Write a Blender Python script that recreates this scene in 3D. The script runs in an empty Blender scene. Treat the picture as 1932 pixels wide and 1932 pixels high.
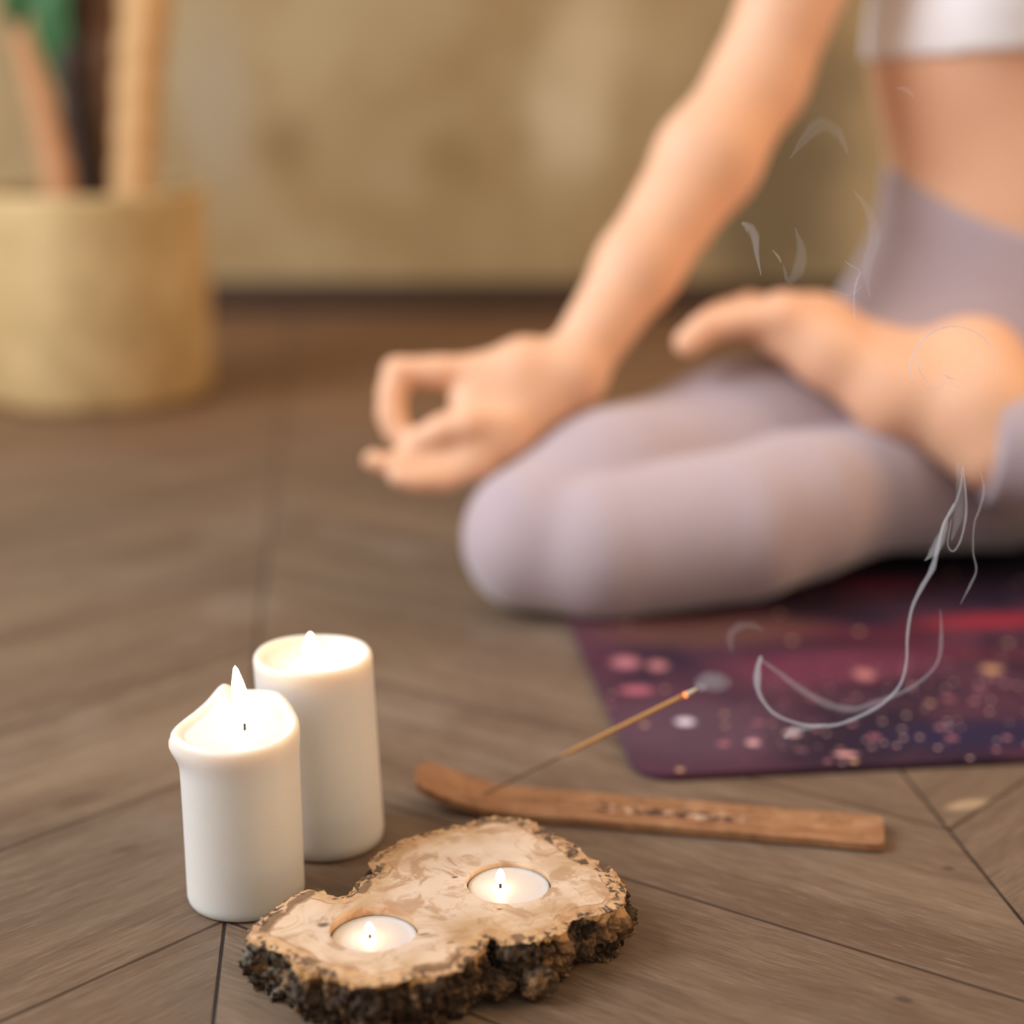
import bpy, bmesh, math, random
import numpy as np
from mathutils import Vector, Matrix, noise
from mathutils.geometry import delaunay_2d_cdt
random.seed(7); np.random.seed(7)
sc = bpy.context.scene
COL = sc.collection

# ------------------------------------------------------------------ camera
CAM_H, PITCH, F = 0.40, math.radians(15.5), 3090.0
cam = bpy.data.cameras.new('camera'); camo = bpy.data.objects.new('camera', cam); COL.objects.link(camo)
camo.location = (0, 0, CAM_H); camo.rotation_euler = (math.radians(90) - PITCH, 0, 0)
cam.sensor_width = 36; cam.lens = 36 * F / 1932
cam.clip_start = .02; cam.clip_end = 60
cam.dof.use_dof = True; cam.dof.focus_distance = .765; cam.dof.aperture_fstop = cam.lens / 24.0
sc.camera = camo
sc.view_settings.view_transform = 'Standard'; sc.view_settings.look = 'None'
sc.view_settings.exposure = 0.0; sc.view_settings.gamma = 1; sc.view_settings.use_curve_mapping = False
sc.cycles.use_denoising = True
sc.cycles.max_bounces = 8; sc.cycles.transparent_max_bounces = 64

# ------------------------------------------------------------------ light of the room
w = bpy.data.worlds.new('world'); sc.world = w; w.use_nodes = True
w.node_tree.nodes['Background'].inputs[0].default_value = (1.0, .86, .70, 1)
w.node_tree.nodes['Background'].inputs[1].default_value = .72

def area(name, loc, target, sx, sy, power, color):
    l = bpy.data.lights.new(name, 'AREA'); l.shape = 'RECTANGLE'; l.size = sx; l.size_y = sy
    l.energy = power; l.color = color
    o = bpy.data.objects.new(name, l); COL.objects.link(o); o.location = loc
    o.rotation_euler = (Vector(target) - Vector(loc)).to_track_quat('-Z', 'Y').to_euler()
    return o
area('window_daylight', (-1.85, .62, 1.55), (.05, .95, 0), 1.4, 1.3, 70, (.86, .92, 1.0))
area('warm_room_lamp', (2.6, .9, 1.5), (.1, 1.6, .2), .8, .8, 36, (1.0, .58, .25))

# ------------------------------------------------------------------ helpers
cp_, sp_ = math.cos(PITCH), math.sin(PITCH)
def ray(x, y):
    u, v = (x - 966) / F, (y - 966) / F
    return np.array([u, cp_ - v * sp_, -sp_ - v * cp_])
def G(x, y, z=0.0):
    """the place at height z seen at this spot of the photograph"""
    d = ray(x, y); return np.array([0, 0, CAM_H]) + d * ((z - CAM_H) / d[2])
def D(x, y, t):
    return np.array([0, 0, CAM_H]) + ray(x, y) * t

def link(name, me, mat, parent=None):
    o = bpy.data.objects.new(name, me); COL.objects.link(o)
    if mat is not None: me.materials.append(mat)
    if parent is not None: o.parent = parent
    return o
def tag(o, label=None, cat=None, group=None, kind=None):
    if label: o['label'] = label
    if cat: o['category'] = cat
    if group: o['group'] = group
    if kind: o['kind'] = kind
    return o
def empty(name, loc, **k):
    o = bpy.data.objects.new(name, None); COL.objects.link(o); o.location = loc
    o.empty_display_size = .02
    return tag(o, **k)
def mesh(name, verts, faces, smooth=True):
    me = bpy.data.meshes.new(name)
    me.from_pydata([tuple(map(float, v)) for v in verts], [], [tuple(map(int, f)) for f in faces])
    me.update()
    if smooth: me.shade_smooth()
    return me
def local(o, me):                       # geometry was written in world space: move it under its thing
    me.transform(Matrix.Translation(-o.location)); return me
def lathe(profile, n=96, cx=0, cy=0, z0=0):
    """profile: list of (r, z) from the axis out and round; closes at r=0 ends"""
    vs, fs, rings = [], [], []
    for r, z in profile:
        if r < 1e-7:
            rings.append([len(vs)] * n); vs.append((cx, cy, z0 + z))
        else:
            b = len(vs); rings.append(list(range(b, b + n)))
            for k in range(n):
                a = 2 * math.pi * k / n; vs.append((cx + r * math.cos(a), cy + r * math.sin(a), z0 + z))
    for A, B in zip(rings, rings[1:]):
        for k in range(n):
            q = [A[k], A[(k + 1) % n], B[(k + 1) % n], B[k]]
            q = list(dict.fromkeys(q))
            if len(q) > 2: fs.append(q)
    return vs, fs
def tube(path, radii, n=12, flat=1.0):
    path = [np.array(p, float) for p in path]; vs, fs = [], []
    up = np.array([0, 0, 1.0]); m = len(path); prev = None
    for i, p in enumerate(path):
        t = path[min(i + 1, m - 1)] - path[max(i - 1, 0)]; t /= np.linalg.norm(t) + 1e-12
        if prev is None:
            a = np.cross(t, up)
            if np.linalg.norm(a) < .1: a = np.cross(t, [1, 0, 0])
        else: a = prev - t * np.dot(prev, t)
        a /= np.linalg.norm(a); prev = a; b = np.cross(t, a)
        for k in range(n):
            q = 2 * math.pi * k / n
            vs.append(p + radii[i] * (a * math.cos(q) + b * math.sin(q) * flat))
    for i in range(m - 1):
        for k in range(n):
            fs.append((i*n+k, i*n+(k+1) % n, (i+1)*n+(k+1) % n, (i+1)*n+k))
    fs.append(tuple(range(n))[::-1]); fs.append(tuple(range((m-1)*n, m*n)))
    return vs, fs
def spline(pts, per=10):
    """Catmull-Rom through pts"""
    P = [np.array(p, float) for p in pts]; P = [2*P[0]-P[1]] + P + [2*P[-1]-P[-2]]; out = []
    for i in range(1, len(P) - 2):
        for k in range(per):
            t = k / per
            out.append(.5*((2*P[i]) + (-P[i-1]+P[i+1])*t + (2*P[i-1]-5*P[i]+4*P[i+1]-P[i+2])*t*t + (-P[i-1]+3*P[i]-3*P[i+1]+P[i+2])*t**3))
    out.append(P[-2]); return out
def box(x0, x1, y0, y1, z0, z1, name='box', bevel=0):
    bm = bmesh.new(); bmesh.ops.create_cube(bm, size=1)
    for v in bm.verts:
        v.co = Vector(((x0+x1)/2 + v.co.x*(x1-x0), (y0+y1)/2 + v.co.y*(y1-y0), (z0+z1)/2 + v.co.z*(z1-z0)))
    if bevel: bmesh.ops.bevel(bm, geom=list(bm.edges), offset=bevel, segments=3, affect='EDGES')
    me = bpy.data.meshes.new(name); bm.to_mesh(me); bm.free(); return me

# ---- materials
class N:
    """small wrapper to write shader maths"""
    def __init__(s, name):
        s.m = bpy.data.materials.new(name); s.m.use_nodes = True; s.t = s.m.node_tree
        s.b = s.t.nodes['Principled BSDF']; s.out = s.t.nodes['Material Output']
    def node(s, typ, **k):
        n = s.t.nodes.new(typ)
        for a, v in k.items(): setattr(n, a, v)
        return n
    def put(s, sock, v):
        if isinstance(v, bpy.types.NodeSocket): s.t.links.new(v, sock)
        elif v is not None:
            try: sock.default_value = v
            except Exception: sock.default_value = (*v, 1)
    def M(s, op, a, b=None, c=None, clamp=False):
        n = s.node('ShaderNodeMath', operation=op); n.use_clamp = clamp
        for i, v in enumerate((a, b, c)):
            if v is not None: s.put(n.inputs[i], v)
        return n.outputs[0]
    def pos(s):
        if not hasattr(s, '_p'): s._p = s.node('ShaderNodeNewGeometry').outputs['Position']
        return s._p
    def xyz(s, v=None):
        n = s.node('ShaderNodeSeparateXYZ'); s.put(n.inputs[0], v or s.pos()); return n.outputs
    def vec(s, x, y, z):
        n = s.node('ShaderNodeCombineXYZ'); [s.put(n.inputs[i], v) for i, v in enumerate((x, y, z))]; return n.outputs[0]
    def noise(s, v=None, scale=5, detail=4, rough=.55, dist=0):
        n = s.node('ShaderNodeTexNoise'); s.put(n.inputs['Vector'], v or s.pos())
        n.inputs['Scale'].default_value = scale; n.inputs['Detail'].default_value = detail
        n.inputs['Roughness'].default_value = rough; n.inputs['Distortion'].default_value = dist
        return n.outputs['Fac']
    def ss(s, x, lo, hi):
        n = s.node('ShaderNodeMapRange', interpolation_type='SMOOTHSTEP'); s.put(n.inputs[0], x)
        n.inputs[1].default_value = lo; n.inputs[2].default_value = hi; return n.outputs[0]
    def mix(s, f, a, b, mode='MIX'):
        n = s.node('ShaderNodeMix', data_type='RGBA', blend_type=mode); n.clamp_factor = True
        s.put(n.inputs[0], f)
        for i, v in ((6, a), (7, b)):
            if isinstance(v, tuple) and len(v) == 3: v = (*v, 1)
            s.put(n.inputs[i], v)
        return n.outputs[2]
    def bump(s, h, strength=.3, dist=.001):
        n = s.node('ShaderNodeBump'); n.inputs['Strength'].default_value = strength; n.inputs['Distance'].default_value = dist
        s.put(n.inputs['Height'], h); s.t.links.new(n.outputs[0], s.b.inputs['Normal'])
    def set(s, **k):
        names = dict(col='Base Color', rough='Roughness', spec='Specular IOR Level', sss='Subsurface Weight', rad='Subsurface Radius',
                     sscale='Subsurface Scale', sheen='Sheen Weight', metal='Metallic', em='Emission Color', es='Emission Strength', alpha='Alpha')
        for a, v in k.items():
            if isinstance(v, tuple) and len(v) == 3 and a in ('col', 'em'): v = (*v, 1)
            s.put(s.b.inputs[names[a]], v)
        return s
def blob(n, c, rx, ry, ang=0):
    """1 inside an elliptical mark on the floor, soft to 0 outside"""
    X = n.xyz(); dx = n.M('SUBTRACT', X[0], c[0]); dy = n.M('SUBTRACT', X[1], c[1])
    ca, sa = math.cos(ang), math.sin(ang)
    u = n.M('ADD', n.M('MULTIPLY', dx, ca/rx), n.M('MULTIPLY', dy, sa/rx)); v = n.M('ADD', n.M('MULTIPLY', dx, -sa/ry), n.M('MULTIPLY', dy, ca/ry))
    r = n.M('SQRT', n.M('ADD', n.M('MULTIPLY', u, u), n.M('MULTIPLY', v, v)))
    return n.M('SUBTRACT', 1, n.ss(r, .3, 1.0))

# ------------------------------------------------------------------ floor: oak chevron
def floor_mat():
    n = N('oak_chevron_floor'); th = math.radians(6.3); X = n.xyz()
    W, TAN, PER = .381, math.tan(math.radians(40)), .187
    c40, s40 = math.cos(math.radians(40)), math.sin(math.radians(40))
    dx = n.M('SUBTRACT', X[0], -.138); dy = n.M('SUBTRACT', X[1], .707)
    s = n.M('ADD', n.M('MULTIPLY', dx, math.cos(th)), n.M('MULTIPLY', dy, math.sin(th)))
    t = n.M('ADD', n.M('MULTIPLY', dx, -math.sin(th)), n.M('MULTIPLY', dy, math.cos(th)))
    a = n.M('DIVIDE', s, W); col = n.M('FLOOR', a); fr = n.M('SUBTRACT', a, col)
    sg = n.M('SUBTRACT', n.M('MULTIPLY', n.M('FLOORED_MODULO', col, 2.0), 2.0), 1.0)      # -1 even column, +1 odd
    q = n.M('ADD', t, n.M('MULTIPLY', n.M('PINGPONG', s, W), TAN))
    qi = n.M('DIVIDE', q, PER); idx = n.M('FLOOR', qi); qf = n.M('SUBTRACT', qi, idx)
    seam = n.M('MULTIPLY', n.M('MINIMUM', qf, n.M('SUBTRACT', 1, qf)), PER * c40)
    spine = n.M('MULTIPLY', n.M('MINIMUM', fr, n.M('SUBTRACT', 1, fr)), W)
    al = n.M('ADD', n.M('MULTIPLY', s, c40), n.M('MULTIPLY', n.M('MULTIPLY', t, sg), s40))
    pe = n.M('ADD', n.M('MULTIPLY', n.M('MULTIPLY', s, sg), -s40), n.M('MULTIPLY', t, c40))
    seed = n.M('ADD', n.M('MULTIPLY', idx, 7.31), n.M('MULTIPLY', col, 13.7))
    wv = n.noise(n.vec(n.M('MULTIPLY', al, 5), n.M('MULTIPLY', pe, 9), seed), 1, 3)
    pe2 = n.M('ADD', pe, n.M('MULTIPLY', wv, .018))
    fine = n.noise(n.vec(n.M('MULTIPLY', al, 55), n.M('MULTIPLY', pe2, 620), seed), 1, 3, .6)
    mid = n.noise(n.vec(n.M('MULTIPLY', al, 5), n.M('MULTIPLY', pe2, 70), seed), 1, 4, .6)
    big = n.noise(n.vec(n.M('MULTIPLY', al, 3), n.M('MULTIPLY', pe2, 12), seed), 1, 3)
    wn = n.node('ShaderNodeTexWhiteNoise', noise_dimensions='1D'); n.put(wn.inputs['W'], seed); rnd = wn.outputs['Value']
    c = n.mix(n.ss(mid, .3, .7), (.118, .075, .049), (.186, .128, .087))
    c = n.mix(n.M('MULTIPLY', n.ss(fine, .46, .66), .62), c, (.090, .053, .032)); c = n.mix(n.M('MULTIPLY', n.M('SUBTRACT', 1, n.ss(fine, .30, .42)), .35), c, (.33, .24, .17))
    c = n.mix(n.M('MULTIPLY', n.ss(big, .45, .75), .5), c, (.270, .190, .128))
    c = n.mix(n.M('MULTIPLY', rnd, .30), c, (.120, .078, .052))
    wash = n.noise(None, 7, 3)
    c = n.mix(n.M('MULTIPLY', n.ss(wash, .5, .75), .25), c, (.33, .27, .22))
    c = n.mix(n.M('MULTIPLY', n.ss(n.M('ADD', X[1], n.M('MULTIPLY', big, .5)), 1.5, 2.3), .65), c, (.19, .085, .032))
    # knots, and dark elliptical streaks laid over the floor colour
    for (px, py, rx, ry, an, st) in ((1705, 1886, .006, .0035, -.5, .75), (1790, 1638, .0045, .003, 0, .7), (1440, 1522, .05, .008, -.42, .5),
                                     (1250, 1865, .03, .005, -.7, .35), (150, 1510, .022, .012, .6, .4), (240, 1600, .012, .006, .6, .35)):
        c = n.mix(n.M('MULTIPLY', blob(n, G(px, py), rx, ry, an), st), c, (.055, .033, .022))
    c = n.mix(n.M('MULTIPLY', blob(n, G(1825, 1518), .02, .008, .4), .6), c, (.50, .36, .22))
    wig = n.M('MULTIPLY', n.noise(None, 40, 2), .0007)
    sm = n.M('SUBTRACT', 1, n.ss(n.M('ADD', seam, wig), .0008, .0019)); sp = n.M('SUBTRACT', 1, n.ss(n.M('ADD', spine, wig), .0008, .0016))
    c = n.mix(n.M('MULTIPLY', sm, .85), c, (.030, .014, .008)); c = n.mix(sp, c, (.010, .007, .006))
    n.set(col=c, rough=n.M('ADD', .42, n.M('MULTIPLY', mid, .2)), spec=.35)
    h = n.M('SUBTRACT', n.M('MULTIPLY', fine, -.12), n.M('MAXIMUM', sm, sp)); n.bump(h, .6, .0008)
    return n.m
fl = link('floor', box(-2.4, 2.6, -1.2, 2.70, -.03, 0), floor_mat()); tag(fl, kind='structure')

def wall_mat():
    n = N('mottled_plaster'); X = n.xyz()
    a = n.noise(n.vec(X[0], 0.0, X[2]), 3.2, 5, .6, .4); b = n.noise(n.vec(X[0], 3.0, X[2]), 9, 4)
    c = n.mix(n.ss(a, .3, .7), (.33, .225, .110), (.42, .33, .19))
    c = n.mix(n.M('MULTIPLY', n.ss(b, .5, .75), .4), c, (.30, .19, .085))
    def patch(cx, cz, rx, rz, colr, st):
        nonlocal c
        dx = n.M('DIVIDE', n.M('SUBTRACT', X[0], cx), rx); dz = n.M('DIVIDE', n.M('SUBTRACT', X[2], cz), rz)
        r = n.M('SQRT', n.M('ADD', n.M('MULTIPLY', dx, dx), n.M('MULTIPLY', dz, dz)))
        r = n.M('ADD', r, n.M('MULTIPLY', n.M('SUBTRACT', b, .5), .8))
        c = n.mix(n.M('MULTIPLY', n.M('SUBTRACT', 1, n.ss(r, .2, 1.0)), st), c, colr)
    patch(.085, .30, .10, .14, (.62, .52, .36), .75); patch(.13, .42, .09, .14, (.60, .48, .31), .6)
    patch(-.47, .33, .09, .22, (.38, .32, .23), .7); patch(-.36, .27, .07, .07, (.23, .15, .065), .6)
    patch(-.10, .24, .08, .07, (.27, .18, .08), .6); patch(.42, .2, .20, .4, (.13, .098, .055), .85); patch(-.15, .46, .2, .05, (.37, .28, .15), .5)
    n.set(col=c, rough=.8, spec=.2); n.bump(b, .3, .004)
    return n.m
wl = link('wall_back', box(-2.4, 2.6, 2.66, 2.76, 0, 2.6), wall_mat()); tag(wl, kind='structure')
n = N('dark_stained_baseboard'); n.set(col=n.mix(n.noise(None, 30, 3), (.035, .018, .010), (.07, .036, .018)), rough=.5)
bb = link('baseboard_back', box(-2.39, 2.59, 2.642, 2.66, 0, .052, bevel=.003), n.m); tag(bb, kind='structure')

# ------------------------------------------------------------------ flames
def flame_mat(name, strength):
    n = N(name); t = n.t; X = n.node('ShaderNodeTexCoord').outputs['Object']
    z = n.xyz(X)[2]
    c = n.mix(n.ss(z, .0, .012), (1.0, .78, .55), (1.0, .84, .58))
    e = n.node('ShaderNodeEmission'); n.put(e.inputs[0], c); e.inputs[1].default_value = strength
    tr = n.node('ShaderNodeBsdfTransparent'); ad = n.node('ShaderNodeAddShader')
    t.links.new(e.outputs[0], ad.inputs[0]); t.links.new(tr.outputs[0], ad.inputs[1]); t.links.new(ad.outputs[0], n.out.inputs['Surface'])
    return n.m
FLAME = flame_mat('candle_flame', 4.0)
WICK = N('charred_wick').set(col=(.03, .022, .018), rough=.9).m
def flame(parent, at, h, r, power, lean=(0, 0), wick_h=.006, tall=1.0):
    """wick, glowing flame and the light it gives; at = foot of the wick in the parent's space"""
    at = np.array(at, float)
    top = at + [lean[0]*.3*wick_h, lean[1]*.3*wick_h, wick_h]
    p = [at - [0, 0, .002], at + [0, 0, wick_h*.5], top]
    wk = link('wick', mesh('wick', *tube(spline(p, 5), [.0006]*11, 8)), WICK, parent)
    prof = [(0, 0), (.35, .04), (.66, .12), (.92, .25), (1, .36), (.93, .5), (.74, .67), (.50, .82), (.27, .94), (0, 1)]
    vs, fs = lathe([(a*r, b*h) for a, b in prof], 24)
    vs = [(x + lean[0]*z, y + lean[1]*z, z) for x, y, z in vs]
    fo = link('flame', mesh('flame', vs, fs), FLAME, parent); fo.location = tuple(at + [0, 0, wick_h*.45])
    l = bpy.data.lights.new('flame_light', 'POINT'); l.energy = power; l.color = (1.0, .60, .27); l.shadow_soft_size = r*.9
    lo = bpy.data.objects.new('flame_light', l); COL.objects.link(lo); lo.parent = parent
    lo.location = tuple(at + [lean[0]*h*.5, lean[1]*h*.5, wick_h*.45 + h*.5])

def wax_mat(name, col, scale):
    n = N(name); f = n.noise(None, 90, 3)
    n.set(col=n.mix(n.M('MULTIPLY', f, .25), col, tuple(c*.93 for c in col)), rough=.42, spec=.4, sss=1.0, rad=(1.0, .62, .34), sscale=scale)
    n.bump(n.noise(None, 160, 3), .12, .0006)
    return n.m
WAX = wax_mat('ivory_wax', (.67, .655, .63), .014)

def pillar(loc, R, hfun, rimout, well, label, flame_args, foot=.004, lean=(0, 0)):
    """hfun(angle) = rim height, rimout(angle, z) = extra radius; well = (centre height, bowl exponent, rim width)"""
    root = empty('pillar_candle', loc, label=label, cat='candle', group='lit ivory pillar candles')
    n = 160; rows = []
    zs = [0, .0008, .002, foot]; rs = [R - foot*.7, R - foot*.35, R - foot*.12, R]
    body = [k/40 for k in range(1, 41)]
    def hh(k): return hfun(2*math.pi*k/n)
    for r, z in zip(rs, zs): rows.append([(r, z)]*n)
    for u in body: rows.append([(R + rimout(2*math.pi*k/n, foot + (hh(k) - foot - .003)*u, hh(k)), foot + (hh(k) - foot - .003)*u) for k in range(n)])
    rw = well[2]
    for a in (30, 60, 90, 120, 150):                    # rounded lip
        rows.append([((R + rimout(2*math.pi*k/n, hh(k)-.003, hh(k))) - rw*(1-math.cos(math.radians(a)))*.5, hh(k) - .003 + .003*math.sin(math.radians(a))) for k in range(n)])
    for i in range(1, 26):
        u = i/26; rows.append([((R + rimout(2*math.pi*k/n, hh(k)-.003, hh(k)) - rw)*(1-u), well[0] + (hh(k) - .0025 - well[0])*(1-u)**well[1]) for k in range(n)])
    vs, fs = [], []
    for row in rows:
        for k, (r, z) in enumerate(row):
            a = 2*math.pi*k/n; e = 1 + .006*noise.noise(Vector((math.cos(a)*1.5 + loc[0]*50, math.sin(a)*1.5, z*25)))
            vs.append((r*e*math.cos(a) + lean[0]*z, r*e*math.sin(a) + lean[1]*z, z))
    m = len(rows)
    for i in range(m-1):
        for k in range(n): fs.append((i*n+k, i*n+(k+1) % n, (i+1)*n+(k+1) % n, (i+1)*n+k))
    c = len(vs); vs.append((lean[0]*well[0], lean[1]*well[0], well[0])); b = len(vs); vs.append((0, 0, 0))
    for k in range(n): fs.append(((m-1)*n+k, (m-1)*n+(k+1) % n, c)); fs.append(((k+1) % n, k, b))
    link('wax_body', mesh('wax_body', vs, fs), WAX, root)
    flame(root, (lean[0]*well[0] + flame_args[0], lean[1]*well[0], well[0]), *flame_args[1:])
    return root

def bumpa(a, c, wdt):                    # smooth bump over angle
    d = (a - c + math.pi) % (2*math.pi) - math.pi; return math.exp(-(d/wdt)**2)
# short candle: high crest at the back, spilled lip on the left; angle 0 = right, 90 = away from camera
def h1(a):
    T = [(0, .0915), (25, .0935), (42, .0975), (55, .0995), (72, .0990), (95, .0985), (104, .1000), (110, .1026), (116, .1026), (124, .0985), (134, .0945), (148, .0915), (165, .0897), (180, .0893), (220, .0893), (270, .0893), (320, .0900), (360, .0915)]
    return float(sum(np.interp((math.degrees(a) + o) % 360, [t[0] for t in T], [t[1] for t in T]) for o in (-4, -2, 0, 2, 4))/5)
def o1(a, z, h):
    u = (h - z)
    lip = math.exp(-((u-.006)/.0065)**2)
    return .0042*bumpa(a, math.radians(185), .55)*lip + .0006*lip
pillar((-.1315, .7310, 0), .0287, h1, o1, (.0885, 1.6, .005),
       'shorter lit ivory pillar candle with a spilled lip and tall flame, beside the wood slice',
       (.003, .0300, .0042, .010, (-.11, .0), .007), lean=(0, 0))
# tall candle
def h2(a): return .1050 + .0004*math.sin(3*a)
pillar((-.0985, .7930, 0), .0305, h2, lambda a, z, h: .0, (.0955, 2.6, .0045),
       'taller lit ivory pillar candle with a smooth even rim, standing behind the short one',
       (-.0012, .0190, .0044, .012, (0, 0), .004), foot=.007, lean=(-.04, 0))

# ------------------------------------------------------------------ wood slice
H = .026
Z = [(130,650),(180,600),(250,548),(330,500),(365,478),(400,469),(440,472),(466,482),(490,500),(515,508),(545,502),(592,486),(594,462),(606,440),(650,412),(688,396),(672,380),(658,352),(700,316),(720,300),
     (760,282),(800,260),(828,240),(860,235),(900,225),(930,215),(970,206),(1000,195),(1050,180),(1105,180),(1160,155),(1250,135),(1310,150),(1350,150),(1420,165),
     (1480,205),(1530,232),(1580,250),(1640,300),(1660,325),(1700,338),(1745,355),(1800,400),(1815,440),(1838,480),(1836,530),(1800,560),(1770,580),(1700,592),
     (1640,600),(1590,615),(1572,650),(1540,680),(1480,688),(1410,720),(1360,722),(1300,727),(1262,705),(1215,688),(1200,730),(1160,765),(1120,800),(1085,842),
     (1000,866),(940,868),(880,880),(800,895),(740,905),(690,922),(625,912),(575,885),(520,880),(470,868),(410,850),(340,832),(320,800),(272,768),(235,752),(190,735),(130,712),(112,680)]
out0 = [G(420 + x/2.415, 1480 + y/2.415, H)[:2] for x, y in Z]
L = sum(np.linalg.norm(out0[i]-out0[i-1]) for i in range(len(out0)))
dense = []
for i in range(len(out0)):
    a, b = out0[i], out0[(i+1) % len(out0)]; k = max(1, int(round(np.linalg.norm(b-a)/(L/900))))
    for j in range(k): dense.append(a + (b-a)*j/k)
dense = np.array(dense)
for _ in range(6): dense = .5*dense + .25*np.roll(dense, 1, 0) + .25*np.roll(dense, -1, 0)
nrm = np.roll(dense, -1, 0) - np.roll(dense, 1, 0); nrm /= np.linalg.norm(nrm, axis=1)[:, None]
nrm = np.stack([nrm[:, 1], -nrm[:, 0]], 1)
area2 = np.sum(dense[:, 0]*np.roll(dense[:, 1], -1) - dense[:, 1]*np.roll(dense[:, 0], -1))
if area2 < 0: nrm = -nrm
for i in range(len(dense)):
    p = Vector((dense[i][0], dense[i][1], 0))
    dense[i] += nrm[i]*(.0013*noise.noise(p*260) + .0007*noise.noise(p*900))
sl_c = dense.mean(0)
slice_o = empty('wood_slice_holder', (float(sl_c[0]), float(sl_c[1]), 0), label='rough-barked pale wood slice with two tealight hollows on the floor before the pillar candles', cat='candle holder')

def tl_place(cx, cy):                     # centre of a hollow on the slice top
    return G(cx, cy, H)[:2]
HOLES = [tl_place(706, 1751), tl_place(960, 1665)]
HR = .0200; HD = .0135
# top face
def poly_dist(P, poly):
    A = poly; B = np.roll(poly, -1, 0); best = np.full(len(P), 9.0)
    for a, b in zip(A, B):
        ab = b-a; t = np.clip(((P-a)@ab)/(ab@ab+1e-15), 0, 1); d = np.linalg.norm(P - a - t[:, None]*ab, axis=1); best = np.minimum(best, d)
    return best
def inside(P, poly):
    x, y = P[:, 0], P[:, 1]; c = np.zeros(len(P), bool)
    for (x1, y1), (x2, y2) in zip(poly, np.roll(poly, -1, 0)):
        m = ((y1 > y) != (y2 > y)) & (x < (x2-x1)*(y-y1)/(y2-y1+1e-15)+x1); c ^= m
    return c
lo, hi = dense.min(0), dense.max(0); st = .0013
gx, gy = np.meshgrid(np.arange(lo[0], hi[0], st), np.arange(lo[1], hi[1], st)); P = np.stack([gx.ravel(), gy.ravel()], 1)
P += (np.random.rand(*P.shape)-.5)*st*.5
P = P[inside(P, dense)]; P = P[poly_dist(P, dense) > st*.6]
for hc in HOLES: P = P[np.linalg.norm(P-hc, axis=1) > HR+st*.5]
nd = len(dense); verts2 = [Vector(p) for p in dense]; edges2 = [(i, (i+1) % nd) for i in range(nd)]
NH = 96
for hc in HOLES:
    b = len(verts2)
    for k in range(NH):
        a = 2*math.pi*k/NH; verts2.append(Vector((hc[0]+HR*math.cos(a), hc[1]+HR*math.sin(a))))
    edges2 += [(b+k, b+(k+1) % NH) for k in range(NH)]
verts2 += [Vector(p) for p in P]
ov, oe, of, *_ = delaunay_2d_cdt(verts2, edges2, [], 0, 1e-7)
ov = np.array([tuple(v) for v in ov]); tri = np.array([f[:3] for f in of]); cen = ov[tri].mean(1)
keep = inside(cen, dense)
for hc in HOLES: keep &= np.linalg.norm(cen-hc, axis=1) > HR*.997
tri = tri[keep]; used = np.unique(tri); remap = -np.ones(len(ov), int); remap[used] = np.arange(len(used)); ov = ov[used]; tri = remap[tri]
a_, b_, c_ = ov[tri[:, 0]], ov[tri[:, 1]], ov[tri[:, 2]]
sgn = (b_[:, 0]-a_[:, 0])*(c_[:, 1]-a_[:, 1])-(b_[:, 1]-a_[:, 1])*(c_[:, 0]-a_[:, 0]); tri[sgn < 0] = tri[sgn < 0][:, ::-1]
ed = poly_dist(ov, dense)
zz = [H - .0011*max(0, 1 - d/.0045)*(.6+noise.noise(Vector((x*300, y*300, 0)))) for (x, y), d in zip(ov, ed)]
vs = [(x, y, z) for (x, y), z in zip(ov, zz)]; fs = [tuple(t) for t in tri]
topz = {}
# walls and floors of the hollows
for hc in HOLES:
    b = len(vs)
    for z in (H, H-.0006, H-HD):
        for k in range(NH):
            a = 2*math.pi*k/NH; rr = HR if z < H else HR+.0002
            vs.append((hc[0]+rr*math.cos(a), hc[1]+rr*math.sin(a), z))
    for j in range(2):
        for k in range(NH): fs.append((b+j*NH+k, b+j*NH+(k+1) % NH, b+(j+1)*NH+(k+1) % NH, b+(j+1)*NH+k))
    fs.append(tuple(b+2*NH+k for k in range(NH)))
me = mesh('cut_face', vs, fs, smooth=False)
at = me.attributes.new('edge_distance', 'FLOAT', 'POINT'); vals = np.full(len(vs), .02); vals[:len(ed)] = ed; at.data.foreach_set('value', vals)
n = N('polished_burl'); A = n.node('ShaderNodeAttribute', attribute_name='edge_distance').outputs['Fac']
warp = n.noise(None, 55, 4, .6, .6); w2 = n.noise(None, 22, 4, .6, 1.2); w3 = n.noise(None, 120, 5, .6, .8); w4 = n.noise(None, 38, 5, .65, 2.0)
c = n.mix(n.ss(w2, .35, .65), (.44, .28, .15), (.64, .47, .33))
c = n.mix(n.M('MULTIPLY', n.ss(n.M('ADD', A, n.M('MULTIPLY', w2, .02)), .016, .040), .6), c, (.68, .56, .47))
c = n.mix(n.M('MULTIPLY', n.ss(w4, .47, .62), .70), c, (.36, .20, .10))
c = n.mix(n.M('MULTIPLY', n.ss(w3, .56, .72), .35), c, (.40, .22, .11))
ring = n.M('ADD', A, n.M('MULTIPLY', n.M('SUBTRACT', warp, .5), .008))
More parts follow.
